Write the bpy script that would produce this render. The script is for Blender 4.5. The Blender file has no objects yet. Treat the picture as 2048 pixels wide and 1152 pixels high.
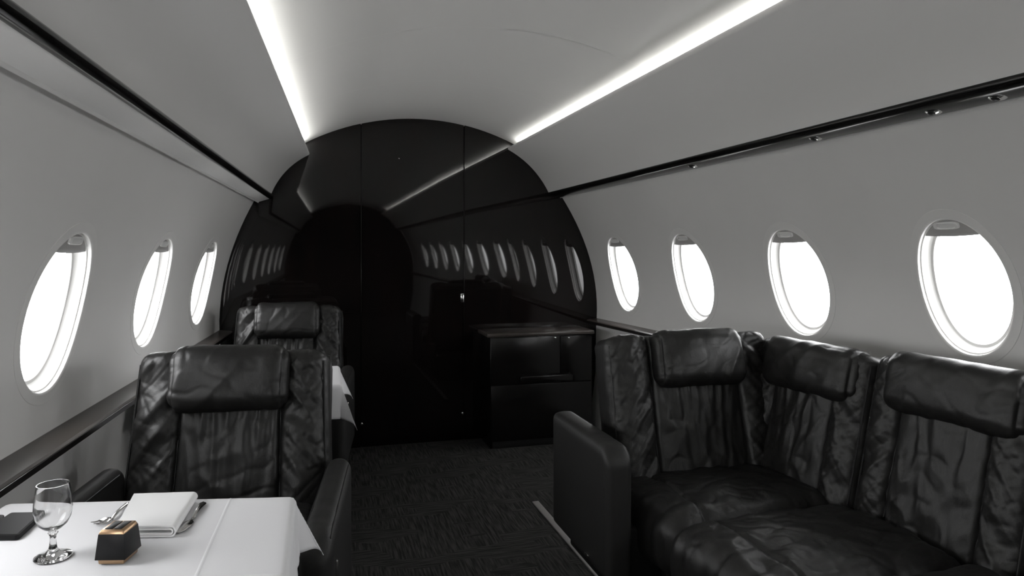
import bpy, bmesh, math
from mathutils import Vector, Matrix, noise

S = bpy.context.scene
COL = S.collection
# ------------------------------------------------------------------ camera, world, exposure
F = 1400.0; XV = 630.0; YV = 495.0; CZ = 1.09          # focal length and vanishing point in pixels (2048 x 1152), eye height
PSI = math.atan((1024 - XV) / F); CP, SP = math.cos(PSI), math.sin(PSI)
cam = bpy.data.cameras.new('camera'); camo = bpy.data.objects.new('camera', cam); COL.objects.link(camo)
cam.sensor_width = 36.0; cam.lens = 36.0 * F / 2048; cam.shift_y = -(576 - YV) / 2048
cam.clip_start = 0.02
camo.location = (0, 0, CZ); camo.rotation_euler = (math.pi / 2, 0, -PSI)
S.camera = camo
W = bpy.data.worlds.new('overcast_sky'); S.world = W; W.use_nodes = True
W.node_tree.nodes['Background'].inputs[0].default_value = (0.985, 0.99, 1.0, 1)
SKY = 13.0; GROUND = 8.0          # bright overcast sky above the horizon, pale apron below it
_n, _l = W.node_tree.nodes, W.node_tree.links
_tc = _n.new('ShaderNodeTexCoord'); _sx = _n.new('ShaderNodeSeparateXYZ'); _mr = _n.new('ShaderNodeMapRange')
_mr.inputs['From Min'].default_value = -0.06; _mr.inputs['From Max'].default_value = 0.06
_mr.inputs['To Min'].default_value = GROUND; _mr.inputs['To Max'].default_value = SKY
_l.new(_tc.outputs['Generated'], _sx.inputs[0]); _l.new(_sx.outputs['Z'], _mr.inputs['Value']); _l.new(_mr.outputs[0], _n['Background'].inputs[1])
S.view_settings.view_transform = 'Standard'; S.view_settings.look = 'None'
S.view_settings.exposure = 0.05; S.view_settings.gamma = 1.0; S.view_settings.use_curve_mapping = False
LED = 90.0
S.cycles.use_denoising = True
S.cycles.max_bounces = 12; S.cycles.diffuse_bounces = 8; S.cycles.glossy_bounces = 5
S.cycles.transparent_max_bounces = 12; S.cycles.caustics_reflective = False; S.cycles.caustics_refractive = False
S.cycles.sample_clamp_indirect = 6.0

def ray(x, y):
    u = (x - 1024) / F; v = (YV - y) / F
    return Vector((u * CP + SP, -u * SP + CP, v))
def at_z(x, y, z):
    r = ray(x, y); return r * ((z - CZ) / r.z) + Vector((0, 0, CZ))
def at_y(x, y, Y):
    r = ray(x, y); return r * (Y / r.y) + Vector((0, 0, CZ))
def at_d(x, y, d):
    return ray(x, y) * d + Vector((0, 0, CZ))

# ------------------------------------------------------------------ materials
def mat(name, color, rough=0.5, spec=0.5, metal=0.0, **kw):
    m = bpy.data.materials.new(name); m.use_nodes = True
    b = m.node_tree.nodes['Principled BSDF']
    b.inputs['Base Color'].default_value = (*color, 1); b.inputs['Roughness'].default_value = rough
    b.inputs['Specular IOR Level'].default_value = spec; b.inputs['Metallic'].default_value = metal
    for k, v in kw.items(): b.inputs[k.replace('_', ' ')].default_value = v
    return m
def nodes(m): return m.node_tree.nodes, m.node_tree.links, m.node_tree.nodes['Principled BSDF']
def add_bump(m, scale, strength, dist=0.002, detail=4, stretch=None, kind='noise', prev=None):
    n, l, b = nodes(m)
    tc = n.new('ShaderNodeTexCoord'); mp = n.new('ShaderNodeMapping')
    if stretch: mp.inputs['Scale'].default_value = stretch
    l.new(tc.outputs['Object'], mp.inputs[0])
    t = n.new('ShaderNodeTexNoise' if kind == 'noise' else 'ShaderNodeTexVoronoi')
    t.inputs['Scale'].default_value = scale
    if kind == 'noise': t.inputs['Detail'].default_value = detail
    l.new(mp.outputs[0], t.inputs['Vector'])
    bp = n.new('ShaderNodeBump'); bp.inputs['Strength'].default_value = strength; bp.inputs['Distance'].default_value = dist
    l.new(t.outputs['Fac' if kind == 'noise' else 'Distance'], bp.inputs['Height'])
    if prev: l.new(prev.outputs[0], bp.inputs['Normal'])
    l.new(bp.outputs[0], b.inputs['Normal'])
    return bp
def vary(m, scale, c0, c1, stretch=None, detail=4):
    n, l, b = nodes(m)
    tc = n.new('ShaderNodeTexCoord'); mp = n.new('ShaderNodeMapping'); t = n.new('ShaderNodeTexNoise'); r = n.new('ShaderNodeValToRGB')
    if stretch: mp.inputs['Scale'].default_value = stretch
    t.inputs['Scale'].default_value = scale; t.inputs['Detail'].default_value = detail
    r.color_ramp.elements[0].position = 0.3; r.color_ramp.elements[1].position = 0.7
    r.color_ramp.elements[0].color = (*c0, 1); r.color_ramp.elements[1].color = (*c1, 1)
    l.new(tc.outputs['Object'], mp.inputs[0]); l.new(mp.outputs[0], t.inputs['Vector'])
    l.new(t.outputs['Fac'], r.inputs[0]); l.new(r.outputs[0], b.inputs['Base Color'])

M = {}
M['wall'] = mat('wall_fabric', (0.70, 0.695, 0.682), 0.8, 0.2)
vary(M['wall'], 2.5, (0.685, 0.68, 0.667), (0.715, 0.71, 0.697)); add_bump(M['wall'], 260, 0.12, 0.001)
M['ceil'] = mat('ceiling_fabric', (0.70, 0.695, 0.682), 0.8, 0.2); add_bump(M['ceil'], 260, 0.08, 0.001)
M['panel'] = mat('upper_panel_fabric', (0.70, 0.695, 0.682), 0.8, 0.2); add_bump(M['panel'], 260, 0.10, 0.001)
M['seam'] = mat('lit_edge_seam_and_trough', (0.8, 0.8, 0.78), 0.7, 0.2)  # painted paler to stand in for lit ceiling panel edges; also lines cove trough
M['frame'] = mat('window_plastic', (0.72, 0.715, 0.70), 0.35, 0.4)
M['bezel'] = mat('window_bezel_plastic', (0.72, 0.715, 0.70), 0.6, 0.3)
M['shade'] = mat('shade_plastic', (0.36, 0.355, 0.345), 0.5, 0.4)
M['pane_frame'] = mat('pane_frame_plastic', (0.60, 0.597, 0.585), 0.4, 0.4)
M['latch'] = mat('latch_plastic', (0.7, 0.7, 0.69), 0.3, 0.5)
M['gloss_black'] = mat('black_lacquer', (0.0045, 0.0035, 0.0032), 0.028, 0.36)
vary(M['gloss_black'], 3.0, (0.0035, 0.003, 0.003), (0.006, 0.0042, 0.0038), (6, 6, 1))
M['cab_black'] = mat('black_cabinet_lacquer', (0.004, 0.0037, 0.0035), 0.22, 0.35)
M['rail'] = mat('black_glossy_rail', (0.006, 0.0058, 0.0056), 0.14, 0.2)
M['wood'] = mat('dark_stained_wood', (0.03, 0.025, 0.022), 0.28, 0.5)
vary(M['wood'], 5.0, (0.022, 0.019, 0.017), (0.04, 0.033, 0.029), (1, 0.15, 1)); 
M['wood_edge'] = mat('dark_wood_edge', (0.012, 0.0105, 0.010), 0.2, 0.5)
M['chrome'] = mat('chrome', (0.75, 0.75, 0.74), 0.12, 0.5, 1.0)
M['steel'] = mat('polished_steel', (0.55, 0.54, 0.53), 0.16, 0.5, 1.0)
M['strip'] = mat('brushed_metal_strip', (0.32, 0.31, 0.3), 0.45, 0.5, 0.6)
M['copper'] = mat('copper', (0.42, 0.28, 0.17), 0.32, 0.5, 1.0)
M['leather'] = mat('black_leather', (0.0108, 0.0105, 0.0101), 0.43, 0.37)
_b = add_bump(M['leather'], 40, 0.22, 0.006, 4, (1, 1, 0.6)); add_bump(M['leather'], 420, 0.10, 0.0012, 2, None, 'voronoi', _b)
M['leather_smooth'] = mat('black_leather_smooth', (0.0125, 0.0122, 0.0118), 0.52, 0.32)
add_bump(M['leather_smooth'], 420, 0.12, 0.0012, 2, None, 'voronoi')
M['piping'] = mat('black_piping', (0.006, 0.006, 0.006), 0.5, 0.4)
M['linen'] = mat('white_linen', (0.72, 0.72, 0.735), 0.85, 0.15); _b = add_bump(M['linen'], 9, 0.10, 0.006, 2); add_bump(M['linen'], 900, 0.06, 0.0006, 2, None, 'noise', _b)
M['napkin'] = mat('white_napkin', (0.80, 0.80, 0.80), 0.85, 0.15); add_bump(M['napkin'], 700, 0.08, 0.0006, 2)
M['black_plastic'] = mat('black_plastic', (0.007, 0.007, 0.0075), 0.4, 0.2)
M['black_matte'] = mat('black_matte', (0.009, 0.009, 0.0095), 0.55, 0.12)
M['dark_base'] = mat('dark_base', (0.006, 0.006, 0.006), 0.6, 0.3)
M['glass'] = mat('clear_glass', (1, 1, 1), 0.0, 0.5, 0.0, Transmission_Weight=1.0, IOR=1.47)
# the glass lets light through to the cloth below it
# window pane: thin clear acrylic
m = bpy.data.materials.new('window_acrylic'); m.use_nodes = True; n = m.node_tree.nodes; n.clear(); l = m.node_tree.links
o = n.new('ShaderNodeOutputMaterial'); mx = n.new('ShaderNodeMixShader'); tr = n.new('ShaderNodeBsdfTransparent'); gl = n.new('ShaderNodeBsdfGlossy')
tr.inputs[0].default_value = (0.97, 0.97, 0.97, 1); gl.inputs['Roughness'].default_value = 0.02; mx.inputs[0].default_value = 0.05
l.new(tr.outputs[0], mx.inputs[1]); l.new(gl.outputs[0], mx.inputs[2]); l.new(mx.outputs[0], o.inputs[0]); M['pane'] = m
# led
m = bpy.data.materials.new('led_light'); m.use_nodes = True; n = m.node_tree.nodes; n.clear(); l = m.node_tree.links
o = n.new('ShaderNodeOutputMaterial'); e = n.new('ShaderNodeEmission'); e.inputs[0].default_value = (1.0, 1.0, 0.97, 1); e.inputs[1].default_value = LED
l.new(e.outputs[0], o.inputs[0]); M['led'] = m
# carpet: short streaks whose direction changes from patch to patch
m = mat('carpet', (0.01, 0.01, 0.0098), 0.95, 0.1); n, l, b = nodes(m); M['carpet'] = m
tc = n.new('ShaderNodeTexCoord')
def streak(sc):
    mp = n.new('ShaderNodeMapping'); mp.inputs['Scale'].default_value = sc; t = n.new('ShaderNodeTexNoise')
    t.inputs['Scale'].default_value = 1.0; t.inputs['Detail'].default_value = 3.0
    l.new(tc.outputs['Object'], mp.inputs[0]); l.new(mp.outputs[0], t.inputs['Vector']); return t
sa = streak((150, 9, 1)); sb = streak((9, 150, 1))
ck = n.new('ShaderNodeTexNoise'); ck.inputs['Scale'].default_value = 5.0; ck.inputs['Detail'].default_value = 0.0
mpk = n.new('ShaderNodeMapping'); mpk.inputs['Scale'].default_value = (0.7, 1.6, 1)
l.new(tc.outputs['Object'], mpk.inputs[0]); l.new(mpk.outputs[0], ck.inputs['Vector'])
gt = n.new('ShaderNodeMath'); gt.operation = 'GREATER_THAN'; gt.inputs[1].default_value = 0.56; l.new(ck.outputs['Fac'], gt.inputs[0])
mix = n.new('ShaderNodeMix'); l.new(gt.outputs[0], mix.inputs[0]); l.new(sa.outputs['Fac'], mix.inputs[2]); l.new(sb.outputs['Fac'], mix.inputs[3])
r = n.new('ShaderNodeValToRGB'); r.color_ramp.elements[0].position = 0.38; r.color_ramp.elements[1].position = 0.66
r.color_ramp.elements[0].color = (0.012, 0.0115, 0.011, 1); r.color_ramp.elements[1].color = (0.042, 0.041, 0.039, 1)
l.new(mix.outputs[0], r.inputs[0]); l.new(r.outputs[0], b.inputs['Base Color'])
bp = n.new('ShaderNodeBump'); bp.inputs['Strength'].default_value = 0.5; bp.inputs['Distance'].default_value = 0.004
l.new(mix.outputs[0], bp.inputs['Height']); l.new(bp.outputs[0], b.inputs['Normal'])

# ------------------------------------------------------------------ object helpers
def tag(o, label=None, cat=None, group=None, kind=None):
    if label: o['label'] = label
    if cat: o['category'] = cat
    if group: o['group'] = group
    if kind: o['kind'] = kind
    return o
def mesh_obj(name, verts, faces, material, parent=None, smooth=True, sharp=35):
    me = bpy.data.meshes.new(name); me.from_pydata([tuple(v) for v in verts], [], faces); me.update()
    bm = bmesh.new(); bm.from_mesh(me)
    bmesh.ops.remove_doubles(bm, verts=bm.verts, dist=1e-6)
    bmesh.ops.recalc_face_normals(bm, faces=bm.faces); bm.to_mesh(me); bm.free()
    return finish(name, me, material, parent, smooth, sharp)
def finish(name, me, material, parent=None, smooth=True, sharp=35):
    if smooth:
        me.shade_smooth(); me.set_sharp_from_angle(angle=math.radians(sharp))
    o = bpy.data.objects.new(name, me); COL.objects.link(o)
    if material is not None: me.materials.append(M[material] if isinstance(material, str) else material)
    if parent: o.parent = parent
    return o
def empty(name, loc, rz=0.0, parent=None):
    o = bpy.data.objects.new(name, None); COL.objects.link(o); o.location = loc; o.rotation_euler = (0, 0, rz)
    o.empty_display_size = 0.1
    if parent: o.parent = parent
    return o
def box(name, lo, hi, material, parent=None, bevel=0.004, seg=2, xf=None):
    bm = bmesh.new(); bmesh.ops.create_cube(bm, size=1.0)
    c = [(a + b) / 2 for a, b in zip(lo, hi)]; d = [b - a for a, b in zip(lo, hi)]
    for v in bm.verts: v.co = Vector((c[0] + v.co.x * d[0], c[1] + v.co.y * d[1], c[2] + v.co.z * d[2]))
    if bevel: bmesh.ops.bevel(bm, geom=bm.edges[:], offset=min(bevel, min(d) * 0.45), segments=seg, affect='EDGES', profile=0.5)
    if xf: bmesh.ops.transform(bm, matrix=xf, verts=bm.verts)
    me = bpy.data.meshes.new(name); bm.to_mesh(me); bm.free()
    return finish(name, me, material, parent)
def prism(name, poly, y0, y1, material, parent=None, bevel=0.0):
    """polygon in XZ (list of (x, z)) extruded along Y"""
    nn = len(poly); vs = [(x, y0, z) for x, z in poly] + [(x, y1, z) for x, z in poly]
    fs = [list(range(nn)), list(range(nn, 2 * nn))[::-1]] + [[i, (i + 1) % nn, nn + (i + 1) % nn, nn + i] for i in range(nn)]
    return mesh_obj(name, vs, fs, material, parent)
def lathe(name, prof, material, parent=None, seg=48, loc=(0, 0, 0), rot=None):
    vs, fs = [], []
    for r, z in prof:
        for i in range(seg):
            a = 2 * math.pi * i / seg; vs.append(Vector((r * math.cos(a), r * math.sin(a), z)))
    if rot: vs = [rot @ v for v in vs]
    vs = [v + Vector(loc) for v in vs]
    for j in range(len(prof) - 1):
        for i in range(seg): fs.append([j * seg + i, j * seg + (i + 1) % seg, (j + 1) * seg + (i + 1) % seg, (j + 1) * seg + i])
    if prof[0][0] > 1e-5: fs.append(list(range(seg))[::-1])
    if prof[-1][0] > 1e-5: fs.append([(len(prof) - 1) * seg + i for i in range(seg)])
    return mesh_obj(name, vs, fs, material, parent)
def tube(name, pts, rad, material, parent=None, seg=8):
    pts = [Vector(p) for p in pts]; vs, fs = [], []
    rads = rad if isinstance(rad, (list, tuple)) else [rad] * len(pts)
    for i, p in enumerate(pts):
        t = (pts[min(i + 1, len(pts) - 1)] - pts[max(i - 1, 0)]).normalized()
        a = t.cross(Vector((0.13, 0.2, 1))).normalized(); b2 = t.cross(a)
        for k in range(seg):
            an = 2 * math.pi * k / seg; vs.append(p + a * rads[i] * math.cos(an) + b2 * rads[i] * math.sin(an))
    for i in range(len(pts) - 1):
        for k in range(seg): fs.append([i * seg + k, i * seg + (k + 1) % seg, (i + 1) * seg + (k + 1) % seg, (i + 1) * seg + k])
    fs.append(list(range(seg))); fs.append([(len(pts) - 1) * seg + k for k in range(seg)][::-1])
    return mesh_obj(name, vs, fs, material, parent)
def copy_tree(o, parent=None):
    c = o.copy(); COL.objects.link(c); c.parent = parent
    for ch in list(o.children): copy_tree(ch, c)
    return c

# ------------------------------------------------------------------ cabin shell: ruled between the bulkhead section and a wider section nearer the camera
D = 3.9; YN = 1.0; YB = -4.2; XC = 0.57; TW = 1 + 0.08 * 2.9 / 1.047
ZM = {-1: [(-1.2, -1.2), (-1.09, -1.09), (-0.43, -0.469), (0.257, 0.306), (0.272, 0.321), (0.495, 0.506), (0.555, 0.572), (0.8, 0.84)],
      1: [(-1.2, -1.2), (-1.09, -1.09), (-0.425, -0.431), (0.307, 0.363), (0.317, 0.375), (0.564, 0.632), (0.595, 0.681), (0.8, 0.90)]}
def zmap(sd, z):
    t = ZM[sd]
    for (a, b), (c, d) in zip(t, t[1:]):
        if z <= c: return b + (d - b) * (z - a) / (c - a)
    return t[-1][1] + z - t[-1][0]
def station(Y): return (D - Y) / (D - YN) if Y >= YN else max(0.0, (Y - YB) / (YN - YB))
def sec(sd, x, z, Y):
    """far-section point (x from cabin centre, z from eye height) carried to station Y"""
    t = station(Y)
    return Vector((XC + x * (1 + (TW - 1) * t), Y, z + (zmap(sd, z) - z) * t + CZ))
def lagr(pts, z):
    s = 0
    for i, (xi, zi) in enumerate(pts):
        k = xi
        for j, (_, zj) in enumerate(pts):
            if j != i: k *= (z - zj) / (zi - zj)
        s += k
    return s
WP = {-1: [(-1.046, -0.43), (-1.0075, -0.091), (-0.871, 0.256)], 1: [(1.054, -0.425), (1.026, -0.125), (0.827, 0.307)]}
def xw(sd, z): return lagr(WP[sd], z)
ZT = {-1: 0.256, 1: 0.307}; ZD = {-1: -0.43, 1: -0.425}
def arc3(a, b, sag, n=12):
    a, b = Vector(a), Vector(b); d = (b - a); nrm = Vector((-d.y, d.x)).normalized()
    return [a + d * (i / n) + nrm * (sag * 4 * (i / n) * (1 - i / n)) for i in range(n + 1)]
def sweep(name, sd, prof, material, parent=None, ys=(D + 0.03, YN, YB), closed=False, sharp=35):
    vs = [sec(sd, x, z, Y) for Y in ys for x, z in prof]; k = len(prof); fs = []
    for j in range(len(ys) - 1):
        for i in range(k if closed else k - 1):
            a, b2 = j * k + i, j * k + (i + 1) % k; fs.append([a, b2, b2 + k, a + k])
    if closed: fs.append(list(range(k))); fs.append([(len(ys) - 1) * k + i for i in range(k)][::-1])
    return mesh_obj(name, vs, fs, material, parent, sharp=sharp)

RAILIN = {-1: (-0.796, 0.272), 1: (0.753, 0.317)}
LIP = {-1: (-0.603, 0.495), 1: (0.507, 0.564)}
def ceil_z(x): return -0.56 + math.sqrt(1.278 ** 2 - (x + 0.003) ** 2)

# floor
fl = []
box_floor = box('floor', (-0.85, YB - 0.1, -0.06), (2.0, D + 0.1, 0.0), 'carpet', bevel=0)
tag(box_floor, 'dark charcoal carpet covering the cabin floor', 'floor', kind='structure')

# windows: centre row (Y), half width, top and bottom (from eye height)
WIN = {1: [(3.53, 0.143, 0.055, -0.349), (2.885, 0.146, 0.062, -0.342), (2.22, 0.146, 0.067, -0.328), (1.572, 0.136, 0.081, -0.309)],
       -1: [(3.425, 0.170, 0.025, -0.346), (2.685, 0.162, 0.031, -0.344), (1.935, 0.158, 0.036, -0.350)]}
k_ = 1
for i in range(7): WIN[1].append((0.92 - 0.65 * i, 0.15, 0.085, -0.305))
for i in range(7): WIN[-1].append((1.15 - 0.74 * i, 0.175, 0.04, -0.352))
def far_z(sd, zw, Y):
    lo, hi = -0.6, 0.4
    for _ in range(40):
        mid = (lo + hi) / 2
        if sec(sd, 0, mid, Y).z - CZ < zw: lo = mid
        else: hi = mid
    return (lo + hi) / 2
def wallp(sd, Y, zf, out=0.0):
    p = sec(sd, xw(sd, zf), zf, Y)
    if out:
        dy = (sec(sd, xw(sd, zf), zf, Y + 0.01) - sec(sd, xw(sd, zf), zf, Y - 0.01)) if abs(Y - YN) > 0.011 else Vector((0, 1, 0))
        dz = sec(sd, xw(sd, zf + 0.01), zf + 0.01, Y) - sec(sd, xw(sd, zf - 0.01), zf - 0.01, Y)
        nn = dy.cross(dz).normalized()
        if nn.x * sd < 0: nn = -nn
        p = p + nn * out
    return p
def oval(th, ex=2.05):
    c, s = math.cos(th), math.sin(th)
    return math.copysign(abs(c) ** (2 / ex), c), math.copysign(abs(s) ** (2 / ex), s)

win_no = 0; COVE = {}
def build_side(sd):
    global win_no
    side = 'right' if sd > 0 else 'left'
    wins = sorted(WIN[sd], key=lambda w: -w[0])
    bounds = [D + 0.03] + [(a[0] + b2[0]) / 2 for a, b2 in zip(wins, wins[1:])] + [YB]
    z0, z1 = ZD[sd], ZT[sd]; KZ, KY = 14, 10
    vs, fs = [], []
    def cell(Ya, Yb, win):
        Yc, a, zt, zb = win
        zc = far_z(sd, (zt + zb) / 2, Yc); b_t = far_z(sd, zt, Yc) - zc; b_b = zc - far_z(sd, zb, Yc)
        per = []
        for i in range(KY): per.append((Ya + (Yb - Ya) * i / KY, z0))
        for i in range(KZ): per.append((Yb, z0 + (z1 - z0) * i / KZ))
        for i in range(KY): per.append((Yb + (Ya - Yb) * i / KY, z1))
        for i in range(KZ): per.append((Ya, z1 + (z0 - z1) * i / KZ))
        # subdivide between perimeter points for a smooth hole
        ring_in, ring_out = [], []
        for (Y, z), (Y2, z2) in zip(per, per[1:] + per[:1]):
            for q in range(3):
                yy, zz = Y + (Y2 - Y) * q / 3, z + (z2 - z) * q / 3
                ring_out.append((yy, zz))
                th = math.atan2((zz - zc) / 0.25, (yy - Yc) / 0.25)
                c, s = oval(th); ring_in.append((Yc + a * c, zc + (b_t if s > 0 else b_b) * s))
        R = 8; base = len(vs); nn = len(ring_in)
        for j in range(R + 1):
            t = j / R
            for (ya, za), (yb, zb2) in zip(ring_in, ring_out):
                vs.append(wallp(sd, ya + (yb - ya) * t, za + (zb2 - za) * t))
        for j in range(R):
            for i in range(nn):
                p, q = base + j * nn + i, base + j * nn + (i + 1) % nn
                fs.append([p, q, q + nn, p + nn])
        return zc, b_t, b_b
    infos = []
    for (Ya, Yb), w in zip(zip(bounds, bounds[1:]), wins):
        if Ya > YN > Yb: pass
        infos.append((w, cell(Ya, Yb, w)))
    wall = mesh_obj('wall_' + side, vs, fs, 'wall')
    tag(wall, 'grey sidewall with a row of oval windows, ' + ('above the sofa' if sd > 0 else 'beside the facing seats'), 'wall', kind='structure')
    # wall below the ledge
    low = [(xw(sd, ZD[sd]), ZD[sd] + 0.002), (xw(sd, ZD[sd]) - sd * 0.004, ZD[sd] - 0.05), (sd * 1.045, -0.75), (sd * 1.02, -0.95), (sd * 1.0, -1.095)]
    sweep('lower_panel', sd, low, 'wall', wall)
    # panel above the rail with rounded lip
    a, b2 = RAILIN[sd], LIP[sd]
    up = arc3(a, b2, 0.028 * (-1 if sd < 0 else 1) * (-1 if sd > 0 else 1) * (1 if sd < 0 else -1) if False else (0.028 if sd < 0 else -0.028), 14)
    d = (Vector(b2) - up[-2]).normalized(); nrm = Vector((-d.y, d.x)) if sd < 0 else Vector((d.y, -d.x))  # towards the shell
    end = Vector(b2); lipp = []
    r_ = 0.009
    cen = end + nrm * r_ - d * 0.0
    for q in range(1, 7):
        an = math.pi * q / 6
        lipp.append(cen - nrm * r_ * math.cos(an) + d * r_ * math.sin(an))
    back = [cen + nrm * r_ - d * q for q in (0.02, 0.05, 0.09)]
    sweep('upper_panel', sd, up + lipp + back, 'panel', wall, sharp=50)
    # cove trough behind the lip, closed towards the shell
    xo = back[-1].x
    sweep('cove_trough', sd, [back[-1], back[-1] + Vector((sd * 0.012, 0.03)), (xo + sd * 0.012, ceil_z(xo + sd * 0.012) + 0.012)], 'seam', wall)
    COVE[sd] = [cen + nrm * (r_ + q2) - d * q for q, q2 in ((0.026, 0.001), (0.046, 0.001), (0.046, 0.007), (0.026, 0.007))]
    # soffit under the rail
    so = [Vector(RAILIN[sd]) + Vector((sd * 0.004, -0.015)), (xw(sd, ZT[sd]), ZT[sd])]
    if sd < 0: sweep('soffit', sd, [(so[0].x, so[0].y), (so[1][0] + 0.018, so[1][1] - 0.016), (so[1][0] + 0.014, so[1][1] - 0.022), (so[1][0] + 0.006, so[1][1] - 0.016), (so[1][0] - 0.003, so[1][1] + 0.001)], 'wall', wall)
    # rail
    a = Vector(RAILIN[sd])
    if sd < 0:
        pr = [a + Vector(v) for v in ((-0.004, 0.016), (0.009, 0.010), (0.015, 0.0), (0.014, -0.009), (0.007, -0.016), (-0.002, -0.018), (-0.012, -0.012), (-0.030, 0.0), (-0.030, 0.014), (-0.010, 0.020))]
    else:
        o2 = Vector((xw(1, ZT[1]), ZT[1]))
        pr = [a + Vector((0, 0.010)), a + Vector((-0.006, 0.004)), a + Vector((-0.005, -0.006)), a + Vector((0.010, -0.016)), o2 + Vector((-0.02, -0.014)), o2 + Vector((-0.004, -0.012)), o2 + Vector((0.004, -0.004)), o2 + Vector((0.004, 0.02)), a + Vector((0.02, 0.016))]
    rail = sweep('trim_1' if sd < 0 else 'trim_2', sd, pr, 'rail', None, closed=True, sharp=60)
    tag(rail, 'glossy black rail running above the windows on the ' + ('sofa side' if sd > 0 else 'side of the facing seats'), 'trim', kind='structure')
    if sd > 0:
        ed = [o2 + Vector(v) for v in ((-0.006, -0.0155), (-0.002, -0.0155), (0.001, -0.010), (-0.004, -0.010))]
        sweep('edge_strip', sd, ed, 'frame', rail, closed=True)
    # ledge below the windows
    zl = ZD[sd]; xl = xw(sd, zl)
    pr = [(xl + sd * 0.012, zl + 0.004), (xl - sd * 0.058, zl - 0.004), (xl - sd * 0.064, zl - 0.008), (xl - sd * 0.064, zl - 0.020), (xl - sd * 0.058, zl - 0.024), (xl + sd * 0.012, zl - 0.024)]
    ledge = sweep('trim_3' if sd < 0 else 'trim_4', sd, pr, 'wood', None, closed=True, sharp=18)
    tag(ledge, 'narrow dark wooden ledge below the windows, ' + ('behind the sofa' if sd > 0 else 'beside the facing seats'), 'trim', kind='structure')
    pe = [(xl - sd * 0.061, zl - 0.0085), (xl - sd * 0.0655, zl - 0.010), (xl - sd * 0.0655, zl - 0.024), (xl - sd * 0.05, zl - 0.030), (xl - sd * 0.03, zl - 0.030), (xl - sd * 0.03, zl - 0.02)]
    sweep('front_edge', sd, pe, 'wood_edge', ledge, closed=True, sharp=18)
    # windows
    for (w, (zc, bt, bb)) in infos:
        Yc, a, zt, zb = w
        win_no += 1
        wn = win_no
        N = 72
        def P(th, inset, out):
            c, s = oval(th); b3 = bt if s > 0 else bb
            return wallp(sd, Yc + (a - inset) * c, zc + (b3 - inset) * s, out)
        def ring_mesh(name, prof, material, parent):
            vs, fs = [], []
            for ins, out in prof:
                for i in range(N): vs.append(P(2 * math.pi * i / N, ins, out))
            for j in range(len(prof) - 1):
                for i in range(N): fs.append([j * N + i, j * N + (i + 1) % N, (j + 1) * N + (i + 1) % N, (j + 1) * N + i])
            return mesh_obj(name, vs, fs, material, parent, sharp=40)
        fr = ring_mesh('window_%d' % wn, [(-0.026, 0.002), (-0.025, -0.0012), (-0.008, -0.0022), (-0.003, -0.003), (0.001, -0.001), (0.002, 0.003), (0.002, 0.008)], 'bezel', None)
        tag(fr, 'oval cabin window with a raised shade in the ' + ('sidewall above the sofa' if sd > 0 else 'sidewall beside the facing seats'), 'window', kind='structure',
            group='oval windows ' + ('above the sofa' if sd > 0 else 'beside the facing seats'))
        ring_mesh('sleeve', [(0.002, 0.008), (0.006, 0.0085), (0.007, 0.018), (0.013, 0.030), (0.019, 0.034)], 'frame', fr)
        ring_mesh('pane_frame', [(0.017, 0.033), (0.025, 0.034), (0.028, 0.040), (0.028, 0.046), (0.014, 0.05)], 'pane_frame', fr)
        vs = [P(2 * math.pi * i / N, 0.012, 0.044) for i in range(N)]
        ctr = sum(vs, Vector()) / N
        pane = mesh_obj('pane', vs + [ctr], [[i, (i + 1) % N, N] for i in range(N)], 'pane', fr)
        # shade pulled up: the top of the oval
        vs, fs = [], []; K = 24
        for j in range(5):
            for i in range(K + 1):
                q = i / K * 2 - 1
                zedge = 0.70 + 0.018 * (1 - q * q) * 0
                th0 = math.asin(0.725)
                ex = oval(th0)[0]
                c = q * ex
                s_top = max(0.0, 1 - abs(c) ** 2.05) ** (1 / 2.05)
                s_low = 0.755 - 0.02 * (1 - q * q)
                s_top = max(s_top, s_low)
                s = s_low + (s_top - s_low) * j / 4
                vs.append(wallp(sd, Yc + (a - 0.003) * c, zc + (bt - 0.002) * s, 0.012))
        for j in range(4):
            for i in range(K): fs.append([j * (K + 1) + i, j * (K + 1) + i + 1, (j + 1) * (K + 1) + i + 1, (j + 1) * (K + 1) + i])
        sh = mesh_obj('shade', vs, fs, 'shade', fr)
        mod = sh.modifiers.new('thickness', 'SOLIDIFY'); mod.thickness = 0.003; mod.offset = 0
        # latch: a small oval pull with a slot
        vs, fs = [], []; K = 20
        for sc, out in ((1.0, 0.010), (0.95, 0.006), (0.72, 0.005), (0.66, 0.009), (0.0, 0.009)):
            for i in range(K):
                th = 2 * math.pi * i / K; c, s = oval(th, 4)
                vs.append(wallp(sd, Yc + 0.040 * sc * c + 0.008, zc + bt * 0.885 + 0.0095 * sc * s, out))
        for j in range(4):
            for i in range(K): fs.append([j * K + i, j * K + (i + 1) % K, (j + 1) * K + (i + 1) % K, (j + 1) * K + i])
        mesh_obj('shade_latch', vs, fs, 'latch', sh)
        # daylight portal at the pane
        pl = bpy.data.lights.new('window_daylight', 'AREA'); pl.shape = 'ELLIPSE'; pl.size = 2 * a - 0.03; pl.size_y = (zt - zb) - 0.03
        pl.cycles.is_portal = True
        q_ = wallp(sd, Yc, zc, 0.0) - Vector((0, 0, CZ)); dep = q_.x * SP + q_.y * CP
        seen = dep > 0.05 and abs((q_.x * CP - q_.y * SP) / dep * F) < 1024 + 100
        pl.name = 'window_daylight' if seen else 'window_' + side + '_offscreen'
        po = bpy.data.objects.new(('window_' + side + '_%d_daylight' % wn) if seen else 'window_%s_%d_offscreen' % (side, wn), pl); COL.objects.link(po)
        nn = (wallp(sd, Yc, zc, 0.0) - wallp(sd, Yc, zc, 0.05)).normalized()
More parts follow.
